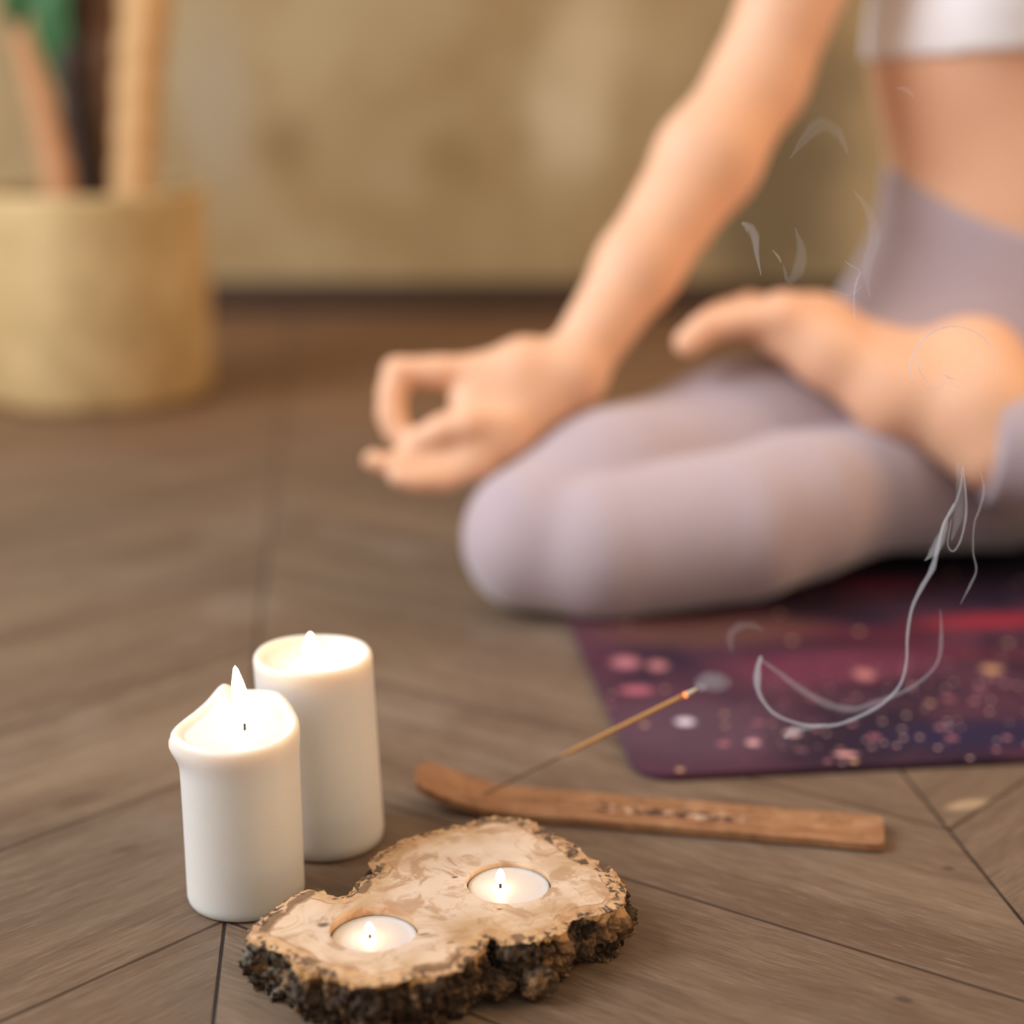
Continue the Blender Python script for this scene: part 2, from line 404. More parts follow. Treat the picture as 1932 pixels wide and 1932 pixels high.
# thin growth line, patchy dark cambium, outer tan rind
line = n.M('MULTIPLY', n.ss(ring, .0072, .0080), n.M('SUBTRACT', 1, n.ss(ring, .0082, .0092)))
line = n.M('MULTIPLY', line, n.ss(w2, .44, .56)); c = n.mix(n.M('MULTIPLY', line, .7), c, (.28, .13, .05))
patch = n.M('MULTIPLY', n.ss(n.noise(None, 45, 3, .5), .54, .57), n.M('MULTIPLY', n.ss(ring, .0022, .0030), n.M('SUBTRACT', 1, n.ss(ring, .0070, .0080))))
rind = n.M('SUBTRACT', 1, n.ss(ring, .0068, .0078)); c = n.mix(n.M('MULTIPLY', rind, .75), c, n.mix(n.ss(w3, .4, .6), (.56, .34, .17), (.38, .20, .09)))
c = n.mix(n.M('MULTIPLY', patch, .85), c, (.15, .085, .048))
xr = n.xyz(); backr = n.M('MULTIPLY', n.ss(n.M('ADD', xr[0], n.M('MULTIPLY', xr[1], .6)), .43, .47), .0050)
fl_ = n.M('MULTIPLY', n.ss(n.noise(None, 150, 4, .6, 1.0), .50, .55), n.M('SUBTRACT', 1, n.ss(n.M('SUBTRACT', ring, backr), .0028, .0050))); c = n.mix(n.M('MULTIPLY', fl_, .9), c, (.045, .027, .018))
for (px, py, rx, ry) in ((858, 1655, .0022, .0014), (943, 1715, .0020, .0012), (850, 1778, .0030, .0010), (800, 1762, .004, .0008), (632, 1695, .0022, .0016), (610, 1745, .004, .003)):
    c = n.mix(n.M('MULTIPLY', blob(n, G(px, py, H), rx, ry, .3), .85), c, (.07, .035, .02))
n.set(col=c, rough=n.M('ADD', .26, n.M('MULTIPLY', w3, .2)), spec=.5)
n.bump(n.M('SUBTRACT', n.M('MULTIPLY', w3, .3), n.M('ADD', line, fl_)), .35, .0006)
link('cut_face', local(slice_o, me), n.m, slice_o)

# bark side
M_ = 44; vs, fs = [], []
def fbm(p, o=4):
    s, a = 0, 1
    for _ in range(o): s += a*noise.noise(p); p = p*2.07 + Vector((3.1, 1.7, 9.2)); a *= .52
    return s
from mathutils import kdtree
arc = np.concatenate([[0], np.cumsum(np.linalg.norm(np.diff(dense, axis=0), axis=1))])
nb = nrm.copy()
for _ in range(40): nb = .5*nb + .25*np.roll(nb, 1, 0) + .25*np.roll(nb, -1, 0)
nb /= np.linalg.norm(nb, axis=1)[:, None]
for j in range(M_+1):
    u = j/M_; z = H - .0009 - (H-.0014)*u if j else H - .0006
    for i in range(nd):
        base = dense[i]; e = min(1, u*5)
        p = Vector((base[0], base[1], z))
        rid = noise.noise(Vector((base[0]*150, base[1]*150, z*45)))             # vertical ridges
        lump = noise.turbulence_vector(p*1, 1, False)[0]*0
        cell = noise.voronoi(Vector((p.x*130, p.y*130, p.z*90)))[0][0]
        d = .0022*math.sin(min(u*1.3, 1)*math.pi)*1.1 - .0015*max(0, u-.75)*4
        big = noise.noise(Vector((base[0]*75, base[1]*75, z*30+5)))
        crk = -abs(noise.noise(Vector((base[0]*190+7, base[1]*190, z*60))))*.0055 + .0012
        d += e*(.0042*big + .0020*rid + .0042*(.42-cell) + .0026*fbm(p*330, 4) + crk)
        d = max(d, -.0065)
        q = base + nb[i]*d*1.0
        vs.append((q[0], q[1], max(.0006, z + e*.0009*noise.noise(p*500) if j < M_ else .0006)))
for j in range(M_):
    for i in range(nd): fs.append((j*nd+i, (j+1)*nd+i, (j+1)*nd+(i+1) % nd, j*nd+(i+1) % nd) if area2 > 0 else (j*nd+i, j*nd+(i+1) % nd, (j+1)*nd+(i+1) % nd, (j+1)*nd+i))
fs.append(tuple(M_*nd+i for i in range(nd)))
def lump(px, py, z, r, sq=(1, 1, 1), back=0.0):
    c = G(px, py, z); c[1] += back
    bm = bmesh.new(); bmesh.ops.create_icosphere(bm, subdivisions=5, radius=1); b = len(vs)
    for v in bm.verts:
        q = Vector((v.co.x*r*sq[0], v.co.y*r*sq[1], v.co.z*r*sq[2])); p = Vector(c) + q
        q *= 1 + .22*fbm(p*170, 4) + .10*noise.noise(p*700)
        vs.append((c[0]+q.x, c[1]+q.y, max(.0006, c[2]+q.z)))
    for f in bm.faces: fs.append(tuple(b+v.index for v in f.verts))
    bm.free()
lump(1016, 1862, .0085, .0085, (1, .9, .95), .004)
lump(1008, 1802, .0160, .0095, (1.15, .8, .8), .004)
lump(1065, 1795, .014, .007, (1, .8, 1.1), .004); lump(1095, 1800, .009, .0065, (1, .8, 1), .004)
lump(1150, 1740, .010, .007, (.8, .8, 1.1), .003); lump(1130, 1765, .013, .006, (1, .8, 1.1), .003)
lump(850, 1868, .010, .008, (1.1, .8, 1.1), .004); lump(930, 1872, .008, .008, (1.2, .8, .9), .006); lump(560, 1850, .010, .009, (1.3, .8, 1), .004)
bk = mesh('bark', vs, fs)
n = N('rugged_bark'); pn = n.noise(None, 260, 5, .65); pa = n.noise(None, 70, 4, .6, .5); pc = n.noise(None, 40, 3)
c = n.mix(n.ss(pn, .35, .65), (.008, .005, .004), (.075, .044, .024))
c = n.mix(n.M('MULTIPLY', n.ss(pa, .50, .66), .75), c, (.30, .165, .075))
xx = n.xyz()
lich = n.M('MULTIPLY', n.ss(n.M('MULTIPLY', xx[0], -1), .075, .11), n.ss(pn, .46, .6)); c = n.mix(n.M('MULTIPLY', lich, .6), c, (.21, .20, .17))
c = n.mix(n.M('MULTIPLY', n.ss(pc, .6, .7), .4), c, (.20, .15, .09))
edg = n.ss(n.M('ADD', xx[2], n.M('MULTIPLY', n.M('SUBTRACT', pa, .5), .016)), H-.0026, H-.0012); c = n.mix(n.M('MULTIPLY', edg, .85), c, (.50, .28, .12))
n.set(col=c, rough=.8, spec=.2); n.bump(n.M('ADD', pn, n.M('MULTIPLY', pa, .6)), .8, .0012)
link('bark', local(slice_o, bk), n.m, slice_o)
# ------------------------------------------------------------------ tealights
TWAX = wax_mat('tealight_wax', (.60, .55, .52), .006)
ALU = N('thin_aluminium').set(col=(.8, .78, .74), metal=1.0, rough=.3).m
def tealight(hc, zb, wax_z, label, fx, fh, fr, lean, pw):
    t = empty('tealight', (float(hc[0]), float(hc[1]), zb), label=label, cat='candle', group='tealights sunk in the wood slice')
    R = .0192; zt = wax_z - .0004
    link('cup', mesh('cup', *lathe([(0, 0), (R-.001, 0), (R, .001), (R, zt), (R-.0004, zt), (R-.0004, .0006), (0, .0006)], 96)), ALU, t)
    Rw = R-.0005
    vs, fs = lathe([(0, .0007), (Rw, .0007), (Rw, wax_z), (Rw*.97, wax_z-.0004), (Rw*.8, wax_z-.0007), (.003, wax_z-.0007), (.0018, wax_z-.0003), (0, wax_z)], 96)
    link('wax', mesh('wax', vs, fs), TWAX, t)
    flame(t, (fx, 0, wax_z), fh, fr, pw, lean, .0035)
zb = H - HD
tealight(HOLES[0], zb+.0003, .0088, 'white lit tealight sunk in the wood slice hollow nearest the short pillar candle', -.0020, .0058, .0021, (-.05, 0), .006)
tealight(HOLES[1], zb+.0003, .0112, 'white lit tealight in the wood slice hollow nearest the incense holder', -.0040, .0078, .0025, (0, 0), .006)

# ------------------------------------------------------------------ incense holder and stick
a0 = G(795, 1537); a1 = G(1668, 1612)
ax = (a1-a0)/np.linalg.norm(a1-a0); side = np.array([-ax[1], ax[0], 0.0]); LEN = float(np.linalg.norm(a1-a0)); WID = .034
hold = empty('incense_holder', tuple((a0 + a1)/2 + side*WID/2), label='flat brown carved wooden incense holder with an upturned end, lying behind the wood slice', cat='incense holder')
vs, fs = [], []; NS, NW = 110, 26; TH = .0062
secs = []
for i in range(NS+1):
    u = i/NS; s = -.006 + (LEN+.006)*u
    rise = .0130*max(0, 1 - (s+.006)/.055)**1.8
    wf = 1.0
    if s < .012: wf = .55 + .45*math.sqrt(max(0, 1-((.012-s)/.018)**2))
    de = LEN - s
    if de < .006: wf = 1 - .18*(1-math.sqrt(max(0, 1-((.006-de)/.006)**2)))
    ring = []
    hw = WID/2*wf
    prof = []
    for k in range(NW+1):                       # top, back to front, with a shallow groove
        q = -1 + 2*k/NW; g = TH - .0016*max(0, 1-(q/.55)**2)**.7 if (s > .02 and de > .012) else TH
        if abs(q) > .92: g -= .0010*((abs(q)-.92)/.08)**2
        prof.append((q*hw, g + rise))
    th = TH if s > .03 else TH
    for k in range(NW+1): 
        q = 1 - 2*k/NW; prof.append((q*hw*.985, rise + (.0004 if abs(q) < .93 else .0012)))
    secs.append(prof)
    for q, z in prof: vs.append(a0 + ax*s + side*(q + WID/2) + np.array([0, 0, z]))
m = len(secs[0])
for i in range(NS):
    for k in range(m): fs.append((i*m+k, i*m+(k+1) % m, (i+1)*m+(k+1) % m, (i+1)*m+k))
fs.append(tuple(range(m))[::-1]); fs.append(tuple(NS*m+k for k in range(m)))
n = N('carved_sheesham'); X = n.xyz()
dxx = n.M('SUBTRACT', X[0], float(a0[0])); dyy = n.M('SUBTRACT', X[1], float(a0[1]))
al = n.M('ADD', n.M('MULTIPLY', dxx, float(ax[0])), n.M('MULTIPLY', dyy, float(ax[1]))); pe = n.M('ADD', n.M('MULTIPLY', dxx, float(side[0])), n.M('MULTIPLY', dyy, float(side[1])))
g1 = n.noise(n.vec(n.M('MULTIPLY', al, 25), n.M('MULTIPLY', pe, 350), X[2]), 1, 4)
c = n.mix(n.ss(g1, .3, .7), (.22, .10, .045), (.36, .18, .085))
c = n.mix(n.M('MULTIPLY', n.ss(n.noise(None, 60, 3), .5, .7), .4), c, (.46, .27, .15)); c = n.mix(n.M('MULTIPLY', n.ss(n.noise(None, 110, 5, .7), .52, .62), .4), c, (.14, .06, .03))
# carved inlay marks along the middle
band = n.M('MULTIPLY', n.M('SUBTRACT', 1, n.ss(n.M('ABSOLUTE', n.M('SUBTRACT', pe, .017)), .0035, .0065)), n.M('MULTIPLY', n.ss(al, .085, .10), n.M('SUBTRACT', 1, n.ss(al, .165, .18))))
mk = n.noise(n.vec(n.M('MULTIPLY', al, 130), n.M('MULTIPLY', pe, 160), 2.0), 1, 2)
c = n.mix(n.M('MULTIPLY', band, n.ss(mk, .50, .56)), c, (.06, .035, .03)); c = n.mix(n.M('MULTIPLY', band, n.M('SUBTRACT', 1, n.ss(mk, .38, .43))), c, (.50, .38, .30))
n.set(col=c, rough=.55, spec=.3); n.bump(g1, .3, .0005)
link('tray', local(hold, mesh('tray', vs, fs, True)), n.m, hold)
hold.children[0].data.set_sharp_from_angle(angle=math.radians(40))

Bp = np.array([-.0248, .8197, .0150]); Tp = np.array([.0946, .794, .0837]); dv = Tp-Bp
Bp = a0 + ax*.034 + side*WID/2 + np.array([0, 0, .0085]); dv = Tp - Bp
st_o = empty('incense_stick', tuple(Bp), label='thin brown smouldering incense stick rising from the upturned end of the wooden holder', cat='incense stick')
link('bare_stick', local(st_o, mesh('bare_stick', *tube([Bp - dv*.02, Bp + dv*.42], [.0006, .0006], 10))), N('bamboo').set(col=(.13, .075, .04), rough=.7).m, st_o)
n = N('incense_paste'); n.set(col=n.mix(n.noise(None, 900, 2), (.30, .13, .04), (.50, .26, .09)), rough=.85)
pts = [Bp + dv*t for t in np.linspace(.36, .955, 14)]
link('incense_coating', local(st_o, mesh('incense_coating', *tube(pts, [.0007, .0012]+[.00145]*12, 12))), n.m, st_o)
n = N('glowing_ember').set(col=(.5, .12, .04), rough=.9, em=(1, .22, .06), es=2.2)
link('ember', local(st_o, mesh('ember', *tube([Bp+dv*.955, Bp+dv*.968], [.0015, .0014], 12))), n.m, st_o)
n = N('pale_ash').set(col=(.55, .47, .34), rough=1)
link('ash', local(st_o, mesh('ash', *tube([Bp+dv*.968, Bp+dv*.99, Bp+dv*1.012+np.array([0, 0, .0004])], [.0014, .0012, .0006], 12))), n.m, st_o)

# ------------------------------------------------------------------ smoke
def smoke_mat(dens):
    n = N('thin_smoke'); n.t.nodes.remove(n.b)
    d = n.node('ShaderNodeBsdfDiffuse'); d.inputs[0].default_value = (.78, .87, 1.0, 1)
    tl = n.node('ShaderNodeBsdfTranslucent'); tl.inputs[0].default_value = (.78, .87, 1.0, 1)
    m1 = n.node('ShaderNodeMixShader'); m1.inputs[0].default_value = .5; n.t.links.new(d.outputs[0], m1.inputs[1]); n.t.links.new(tl.outputs[0], m1.inputs[2])
    tr = n.node('ShaderNodeBsdfTransparent'); m2 = n.node('ShaderNodeMixShader'); m2.inputs[0].default_value = min(.2, dens*.00042)
    n.t.links.new(tr.outputs[0], m2.inputs[1]); n.t.links.new(m1.outputs[0], m2.inputs[2]); n.t.links.new(m2.outputs[0], n.out.inputs['Surface'])
    return n.m
smoke_o = empty('incense_smoke', tuple(Tp), label='thin curling white incense smoke drifting up from the glowing stick tip', cat='smoke', kind='stuff')
def wisp(pts, t0, t1, r, dens, per=10):
    m = len(pts); W = spline([D(x, y, t0 + (t1-t0)*i/(m-1)) for i, (x, y) in enumerate(pts)], per)
    rr = [max(.00010, .62*float(np.interp(i/(len(W)-1), np.linspace(0, 1, len(r)), r))*(1 + .25*noise.noise(Vector((i*.17, t0*9, r[0]*1e4))))) for i in range(len(W))]
    soft = max(r) > .0025
    vs, fs = tube(W, rr, 14)
    if True:                                  # denser towards its core
        for q in ((.85, .7, .52, .34) if soft else (.66, .33)): 
            v2, f2 = tube(W, [a*q for a in rr], 12); b = len(vs); vs = vs + v2; fs += [tuple(x+b for x in f) for f in f2]
    o = link('smoke_wisp', local(smoke_o, mesh('smoke_wisp', vs, fs)), smoke_mat(dens), smoke_o)
mm = .001
def puff(x, y, t, rx, ry, rz, dens):
    c = D(x, y, t) - np.array(smoke_o.location); vs, fs = [], []
    for q in (1, .84, .68, .52, .36):
        bm = bmesh.new(); bmesh.ops.create_icosphere(bm, subdivisions=3, radius=q); b = len(vs)
        for v in bm.verts: e = 1 + .18*noise.noise(v.co*1.6/q + Vector((x, y, 0))); vs.append((c[0]+v.co.x*rx*e, c[1]+v.co.y*ry*e, c[2]+v.co.z*rz*e))
        for f in bm.faces: fs.append(tuple(b+v.index for v in f.verts))
        bm.free()
    tag(link('smoke_puff', mesh('smoke_puff', vs, fs), smoke_mat(dens), smoke_o), kind='stuff')
puff(1345, 1286, .858, .0100, .008, .0062, 75)
puff(1322, 1296, .852, .0035, .003, .0028, 80)
wisp([(1436,1238),(1430,1262),(1430,1300),(1445,1330),(1470,1352),(1520,1368),(1575,1368),(1625,1350),(1668,1325),(1698,1292),(1710,1250),(1712,1200),(1720,1150),(1738,1110),(1758,1075),(1768,1040),(1780,990),(1800,950)],
     .845, .800, [1.5*mm, 3.2*mm, 1.8*mm, 1.8*mm, 1.8*mm, 2*mm, 1.5*mm, 1.3*mm, 1.3*mm, 1.8*mm, 2.4*mm, 1.2*mm, .6*mm], 150)
wisp([(1436,1245),(1468,1268),(1510,1300),(1560,1328),(1610,1338),(1660,1322),(1710,1302),(1752,1272),(1772,1240),(1776,1190),(1774,1150)], .850, .830, [1*mm, 3*mm, 4*mm, 3*mm, 2*mm, 1.6*mm, 2*mm, .4*mm], 60)
wisp([(1480,1392),(1500,1378),(1530,1372),(1560,1366)], .83, .83, [2*mm, 4.5*mm, 3*mm, .6*mm], 80)
wisp([(1380,1230),(1378,1200),(1395,1182),(1420,1180),(1440,1190)], .87, .87, [1*mm, 4*mm, 4*mm, 3.5*mm, .5*mm], 28)
# rising braid on the right
wisp([(1745,1058),(1762,1040),(1778,1008),(1786,980),(1800,955),(1812,920),(1816,880)], .80, .79, [.4*mm, 4.2*mm, 3.6*mm, 1.6*mm, 1.2*mm, 1*mm, .4*mm], 95)
wisp([(1816,880),(1822,930),(1822,975),(1812,1020),(1798,1040),(1788,1025),(1795,980)], .79, .80, [.6*mm, .9*mm, 1.1*mm, .9*mm, .7*mm, .5*mm, .3*mm], 190)
wisp([(1850,890),(1856,925),(1848,960),(1838,990),(1836,1040),(1842,1075),(1830,1105),(1812,1140)], .79, .80, [.5*mm, 1.1*mm, 1.2*mm, .9*mm, .8*mm, 1*mm, 1.3*mm, .3*mm], 110)
wisp([(1806,870),(1812,920),(1808,975),(1795,1020)], .785, .79, [1*mm, 4*mm, 4*mm, .8*mm], 34)
# ring above the heel
rg = [(1800 + 78*math.cos(a)*1.05, 700 + 84*math.sin(a)) for a in np.linspace(math.radians(165), math.radians(370), 14)]
wisp(rg, .775, .78, [.7*mm, 1*mm, .9*mm, .8*mm, .7*mm, .3*mm], 260)
wisp([(1733,665),(1732,690),(1740,708),(1750,722)], .775, .775, [.4*mm, 1.3*mm, 1.0*mm, .3*mm], 230)
wisp([(1778,705),(1790,712),(1800,716)], .775, .775, [.4*mm, 1.4*mm, .4*mm], 230)
wisp([(1740,725),(1760,735),(1790,722),(1815,735)], .775, .775, [.6*mm, 2.5*mm, 2*mm, .4*mm], 45)
# faint upper curls
wisp([(1612,600),(1611,560),(1616,530),(1622,512),(1604,500),(1594,492)], .772, .77, [.5*mm, .9*mm, 1.1*mm, .7*mm, .7*mm, .3*mm], 130)
wisp([(1555,545),(1580,552),(1605,556),(1625,540)], .772, .77, [.4*mm, .8*mm, .7*mm, .3*mm], 80)
wisp([(1400,420),(1414,430),(1424,446),(1428,480),(1436,520)], .77, .77, [1*mm, 4.5*mm, 3.5*mm, 2*mm, .3*mm], 60)
wisp([(1458,472),(1468,484),(1474,496)], .77, .77, [.5*mm, 1.2*mm, .4*mm], 120)
wisp([(1500,430),(1512,470),(1506,510),(1488,530),(1478,500)], .77, .77, [.5*mm, 4*mm, 5*mm, 3*mm, .4*mm], 26)
wisp([(1640,560),(1636,500),(1650,450),(1640,400),(1612,360)], .77, .765, [.6*mm, 5*mm, 5*mm, 4*mm, .5*mm], 26)
wisp([(1490,300),(1520,260),(1550,235),(1580,250),(1600,290)], .765, .765, [.5*mm, 4.5*mm, 6*mm, 5*mm, .5*mm], 20)
wisp([(1690,165),(1710,170),(1725,185)], .765, .765, [.5*mm, 3*mm, .5*mm], 30)

# ------------------------------------------------------------------ yoga mat
c0 = G(1205, 1478); ang = math.radians(6.6)
e1 = np.array([math.cos(ang), math.sin(ang), 0]); e2 = np.array([-math.sin(ang), math.cos(ang), 0]); ML, MW = 1.75, .61
pl = []
def corner(cx, cy, a_s, r=.022):
    for k in range(9):
        a = a_s + math.pi/2*k/8; pl.append((cx + r*math.cos(a), cy + r*math.sin(a)))
r = .022
corner(r, r, math.pi, r); corner(ML-r, r, 1.5*math.pi, r); corner(ML-r, MW-r, 0, r); corner(r, MW-r, math.pi/2, r)
vs, fs = [], []; T = .0045; k = len(pl)
for (ins, z) in ((.0006, .0), (0, .0006), (0, T-.0008), (.0008, T)):
    for x, y in pl:
        q = np.array([x-ML/2, y-MW/2]); q = q*(1-ins/np.linalg.norm(q)); vs.append(c0 + e1*(q[0]+ML/2) + e2*(q[1]+MW/2) + [0, 0, z+.0002])
for j in range(3):
    for i in range(k): fs.append((j*k+i, j*k+(i+1) % k, (j+1)*k+(i+1) % k, (j+1)*k+i))
fs.append(tuple(3*k+i for i in range(k))); fs.append(tuple(range(k))[::-1])
n = N('galaxy_print'); X = n.xyz(); P2 = n.vec(X[0], X[1], 0.0)
neb = n.noise(P2, 7, 4, .6, .5); neb2 = n.noise(n.vec(n.M('MULTIPLY', X[0], 2.2), n.M('MULTIPLY', X[1], 9), 4.0), 1.4, 3)
c = n.mix(n.ss(neb, .35, .62), (.024, .013, .028), (.082, .030, .052))
c = n.mix(n.M('MULTIPLY', n.ss(neb2, .50, .66), .4), c, (.17, .018, .034))
c = n.mix(n.M('MULTIPLY', n.ss(n.noise(P2, 11, 2), .58, .72), .5), c, (.012, .014, .035))
def zone(px, py, rx, ry, colr, stg, an=0.1):
    global c
    c = n.mix(n.M('MULTIPLY', blob(n, G(px, py), rx, ry, an), stg), c, colr)
zone(1900, 1050, .22, .13, (.004, .004, .010), .95); zone(1900, 1182, .10, .022, (.33, .024, .040), .8); zone(1650, 1115, .06, .02, (.20, .02, .04), .6)
zone(1330, 1200, .12, .05, (.16, .07, .05), .6); zone(1560, 1270, .10, .05, (.20, .04, .075), .55); zone(1300, 1390, .09, .07, (.105, .058, .085), .7); zone(1860, 1400, .10, .035, (.02, .016, .05), .85)
def dots(scale, rad, thr, colr, strength, mask=None):
    global c
    v = n.node('ShaderNodeTexVoronoi', feature='F1'); n.put(v.inputs['Vector'], P2); v.inputs['Scale'].default_value = scale
    s = n.xyz(v.outputs['Color'])
    d = n.M('MULTIPLY', n.M('SUBTRACT', 1, n.ss(v.outputs['Distance'], rad*.6, rad)), n.M('GREATER_THAN', s[0], thr))
    if mask is not None: d = n.M('MULTIPLY', d, mask)
    c = n.mix(n.M('MULTIPLY', d, strength), c, colr)
front = n.M('SUBTRACT', 1, n.ss(n.M('SUBTRACT', X[1], n.M('MULTIPLY', X[0], .35)), .86, 1.00))
rt = n.ss(n.M('ADD', X[0], n.M('MULTIPLY', n.noise(P2, 12, 2), .08)), .14, .30)
dots(45, .22, .55, (.40, .14, .18), .7, front); dots(80, .24, .55, (.55, .25, .27), .8, n.M('MULTIPLY', front, rt)); dots(130, .24, .65, (.75, .48, .46), .9, n.M('MULTIPLY', front, rt)); dots(60, .2, .8, (.75, .45, .25), .6)
for (px, py, rx, ry, colr) in ((1292, 1375, .0085, .0075, (.80, .72, .85)), (1180, 1262, .014, .016, (.48, .18, .22)), (1240, 1268, .010, .012, (.50, .20, .22)), (1200, 1315, .016, .010, (.45, .13, .18)), (1630, 1285, .010, .014, (.50, .20, .20)),
                               (1495, 1397, .007, .005, (.75, .48, .45)), (1420, 1415, .006, .006, (.70, .38, .42)), (1595, 1437, .010, .004, (.85, .42, .42)), (1870, 1275, .010, .010, (.55, .30, .16))):
    c = n.mix(n.M('MULTIPLY', blob(n, G(px, py), rx, ry, 0), .9), c, colr)
n.set(col=c, rough=.75, spec=.15); n.bump(n.noise(P2, 900, 2), .2, .0004)
mat_o = link('yoga_mat', mesh('yoga_mat', vs, fs, False), n.m); tag(mat_o, 'purple and red galaxy-print yoga mat under the seated person', 'yoga mat')

# ------------------------------------------------------------------ person
def smin(a, b, k):
    h = np.clip(.5 + .5*(b-a)/k, 0, 1); return b*(1-h) + a*h - k*h*(1-h)
class Field:
    def __init__(s, lo, hi, h):
        s.lo = np.array(lo, float); s.h = h; s.n = np.ceil((np.array(hi)-s.lo)/h).astype(int)+1
        s.f = np.full(s.n, .2, np.float32)
    def sub(s, lo, hi):
        i0 = np.clip(np.floor((lo-s.lo)/s.h).astype(int), 0, s.n); i1 = np.clip(np.ceil((hi-s.lo)/s.h).astype(int)+1, 0, s.n)
        sl = tuple(slice(a, b) for a, b in zip(i0, i1))
        ax = [s.lo[d] + s.h*np.arange(i0[d], i1[d]) for d in range(3)]
        return sl, np.meshgrid(*ax, indexing='ij')
    def cone(s, a, ra, b, rb, k=.01, grow=0.0):
        a, b = np.array(a, float), np.array(b, float); ra += grow; rb += grow; m = max(ra, rb) + .06
        sl, (X, Y, Z_) = s.sub(np.minimum(a, b)-m, np.maximum(a, b)+m)
        if X.size == 0: return
        ab = b-a; L2 = ab@ab + 1e-12
        t = np.clip(((X-a[0])*ab[0]+(Y-a[1])*ab[1]+(Z_-a[2])*ab[2])/L2, 0, 1)
        d = np.sqrt((X-a[0]-t*ab[0])**2+(Y-a[1]-t*ab[1])**2+(Z_-a[2]-t*ab[2])**2) - (ra+(rb-ra)*t)
        s.f[sl] = smin(s.f[sl], d, k)
    def chain(s, pts, k=.01, grow=0.0):
        for (a, ra), (b, rb) in zip(pts, pts[1:]): s.cone(a, ra, b, rb, k, grow)
    def cut(s, p, nn):                       # keep the side nn points to
        nn = np.array(nn, float); nn /= np.linalg.norm(nn)
        ax = [s.lo[d] + s.h*np.arange(s.n[d]) for d in range(3)]; X, Y, Z_ = np.meshgrid(*ax, indexing='ij', sparse=True)
        s.f = np.maximum(s.f, -((X-p[0])*nn[0]+(Y-p[1])*nn[1]+(Z_-p[2])*nn[2])).astype(np.float32)
    def mesh(s, name):                       # surface nets
        f = s.f; ins = f < 0
        c = np.zeros(np.array(f.shape)-1, int)
        for dx in (0, 1):
            for dy in (0, 1):
                for dz in (0, 1): c += ins[dx:f.shape[0]-1+dx, dy:f.shape[1]-1+dy, dz:f.shape[2]-1+dz]
        act = np.argwhere((c > 0) & (c < 8)); idx = -np.ones(c.shape, int); idx[tuple(act.T)] = np.arange(len(act))
        acc = np.zeros((len(act), 3)); cnt = np.zeros(len(act))
        cor = [(x, y, z) for x in (0, 1) for y in (0, 1) for z in (0, 1)]
        for A in cor:
            for ax_ in range(3):
                if A[ax_]: continue
                B = list(A); B[ax_] = 1
                fa = f[act[:, 0]+A[0], act[:, 1]+A[1], act[:, 2]+A[2]]; fb = f[act[:, 0]+B[0], act[:, 1]+B[1], act[:, 2]+B[2]]
                cr = (fa < 0) != (fb < 0); t = np.where(cr, fa/(fa-fb+1e-12), 0)
                q = np.array(A, float)[None].repeat(len(act), 0); q[:, ax_] = t
                acc[cr] += q[cr]; cnt[cr] += 1
        V = s.lo + s.h*(act + acc/cnt[:, None]); F_ = []
        for ax_ in range(3):
            u, v = [(1, 2), (2, 0), (0, 1)][ax_]
            sh = list(f.shape); a = [slice(1, -1)]*3; a[ax_] = slice(0, -1); b = [slice(1, -1)]*3; b[ax_] = slice(1, None)
            A, B = ins[tuple(a)], ins[tuple(b)]; e = np.argwhere(A != B); pos = A[tuple(e.T)]
            off = np.ones(3, int); off[ax_] = 0; e = e + off
            def at(du, dv):
                q = e.copy(); q[:, u] -= du; q[:, v] -= dv; return idx[tuple(q.T)]
            Q = np.stack([at(1, 1), at(0, 1), at(0, 0), at(1, 0)], 1); Q[~pos] = Q[~pos][:, ::-1]; F_.append(Q)
        return mesh(name, V, np.concatenate(F_))

TT = dict
pel = np.array([.455, 1.435, .115])
hipR, hipL = np.array([.375, 1.395, .105]), np.array([.545, 1.395, .105])
kneeR = D(1010, 1010, 1.225); kneeL = np.array([.82, 1.15, .085])
ankR = np.array([.41, 1.31, .047]); ankL = D(1878, 838, 1.240)
wriR = D(1075, 705, 1.265); elbR = D(1432, 150, 1.33); shoR = np.array([.300, 1.42, .635])
def torso(F_, g=0.0):
    F_.chain([(pel+[-.07, .0, .0], .100), (pel+[.07, .0, .0], .100)], .04, g)
    F_.chain([(pel+[-.075, .01, .04], .092), ((.408, 1.45, .215), .078), ((.421, 1.455, .29), .075), ((.404, 1.455, .40), .084), ((.385, 1.46, .52), .075)], .05, g)
    F_.chain([(pel+[.075, .01, .04], .092), ((.502, 1.45, .215), .078), ((.495, 1.455, .29), .075), ((.512, 1.455, .40), .084), ((.53, 1.46, .52), .075)], .05, g)
    F_.chain([((.45, 1.44, .18), .085), ((.45, 1.45, .30), .075), ((.45, 1.45, .50), .085)], .04, g)
def legs(F_, g=0.0):
    leg_r(F_, g); leg_l(F_, g)
def leg_r(F_, g=0.0):
    F_.chain([(hipR, .098), (D(1400, 858, 1.335), .0715), (kneeR+[.06, .050, .016], .062), (kneeR, .052)], .025, g)
    F_.chain([(kneeR+[0, -.0, -.006], .050), (kneeR+[.05, -.014, -.005], .053), (D(1400, 992, 1.225), .053), (D(1510, 955, 1.25), .053), (D(1650, 920, 1.29), .048), (ankR, .038)], .005, g)
def leg_l(F_, g=0.0):
    F_.chain([(hipL, .098), (hipL*.5+kneeL*.5, .082), (kneeL, .055)], .03, g)
    F_.chain([(kneeL, .052), (kneeL*.6+ankL*.4, .052), (ankL, .0425)], .012, g)
body = Field((-.16, .95, -.01), (1.0, 1.62, .96), .0042)
torso(body)
lower = Field((-.16, .95, -.01), (1.0, 1.62, .96), .0042); legs(lower, -.005)
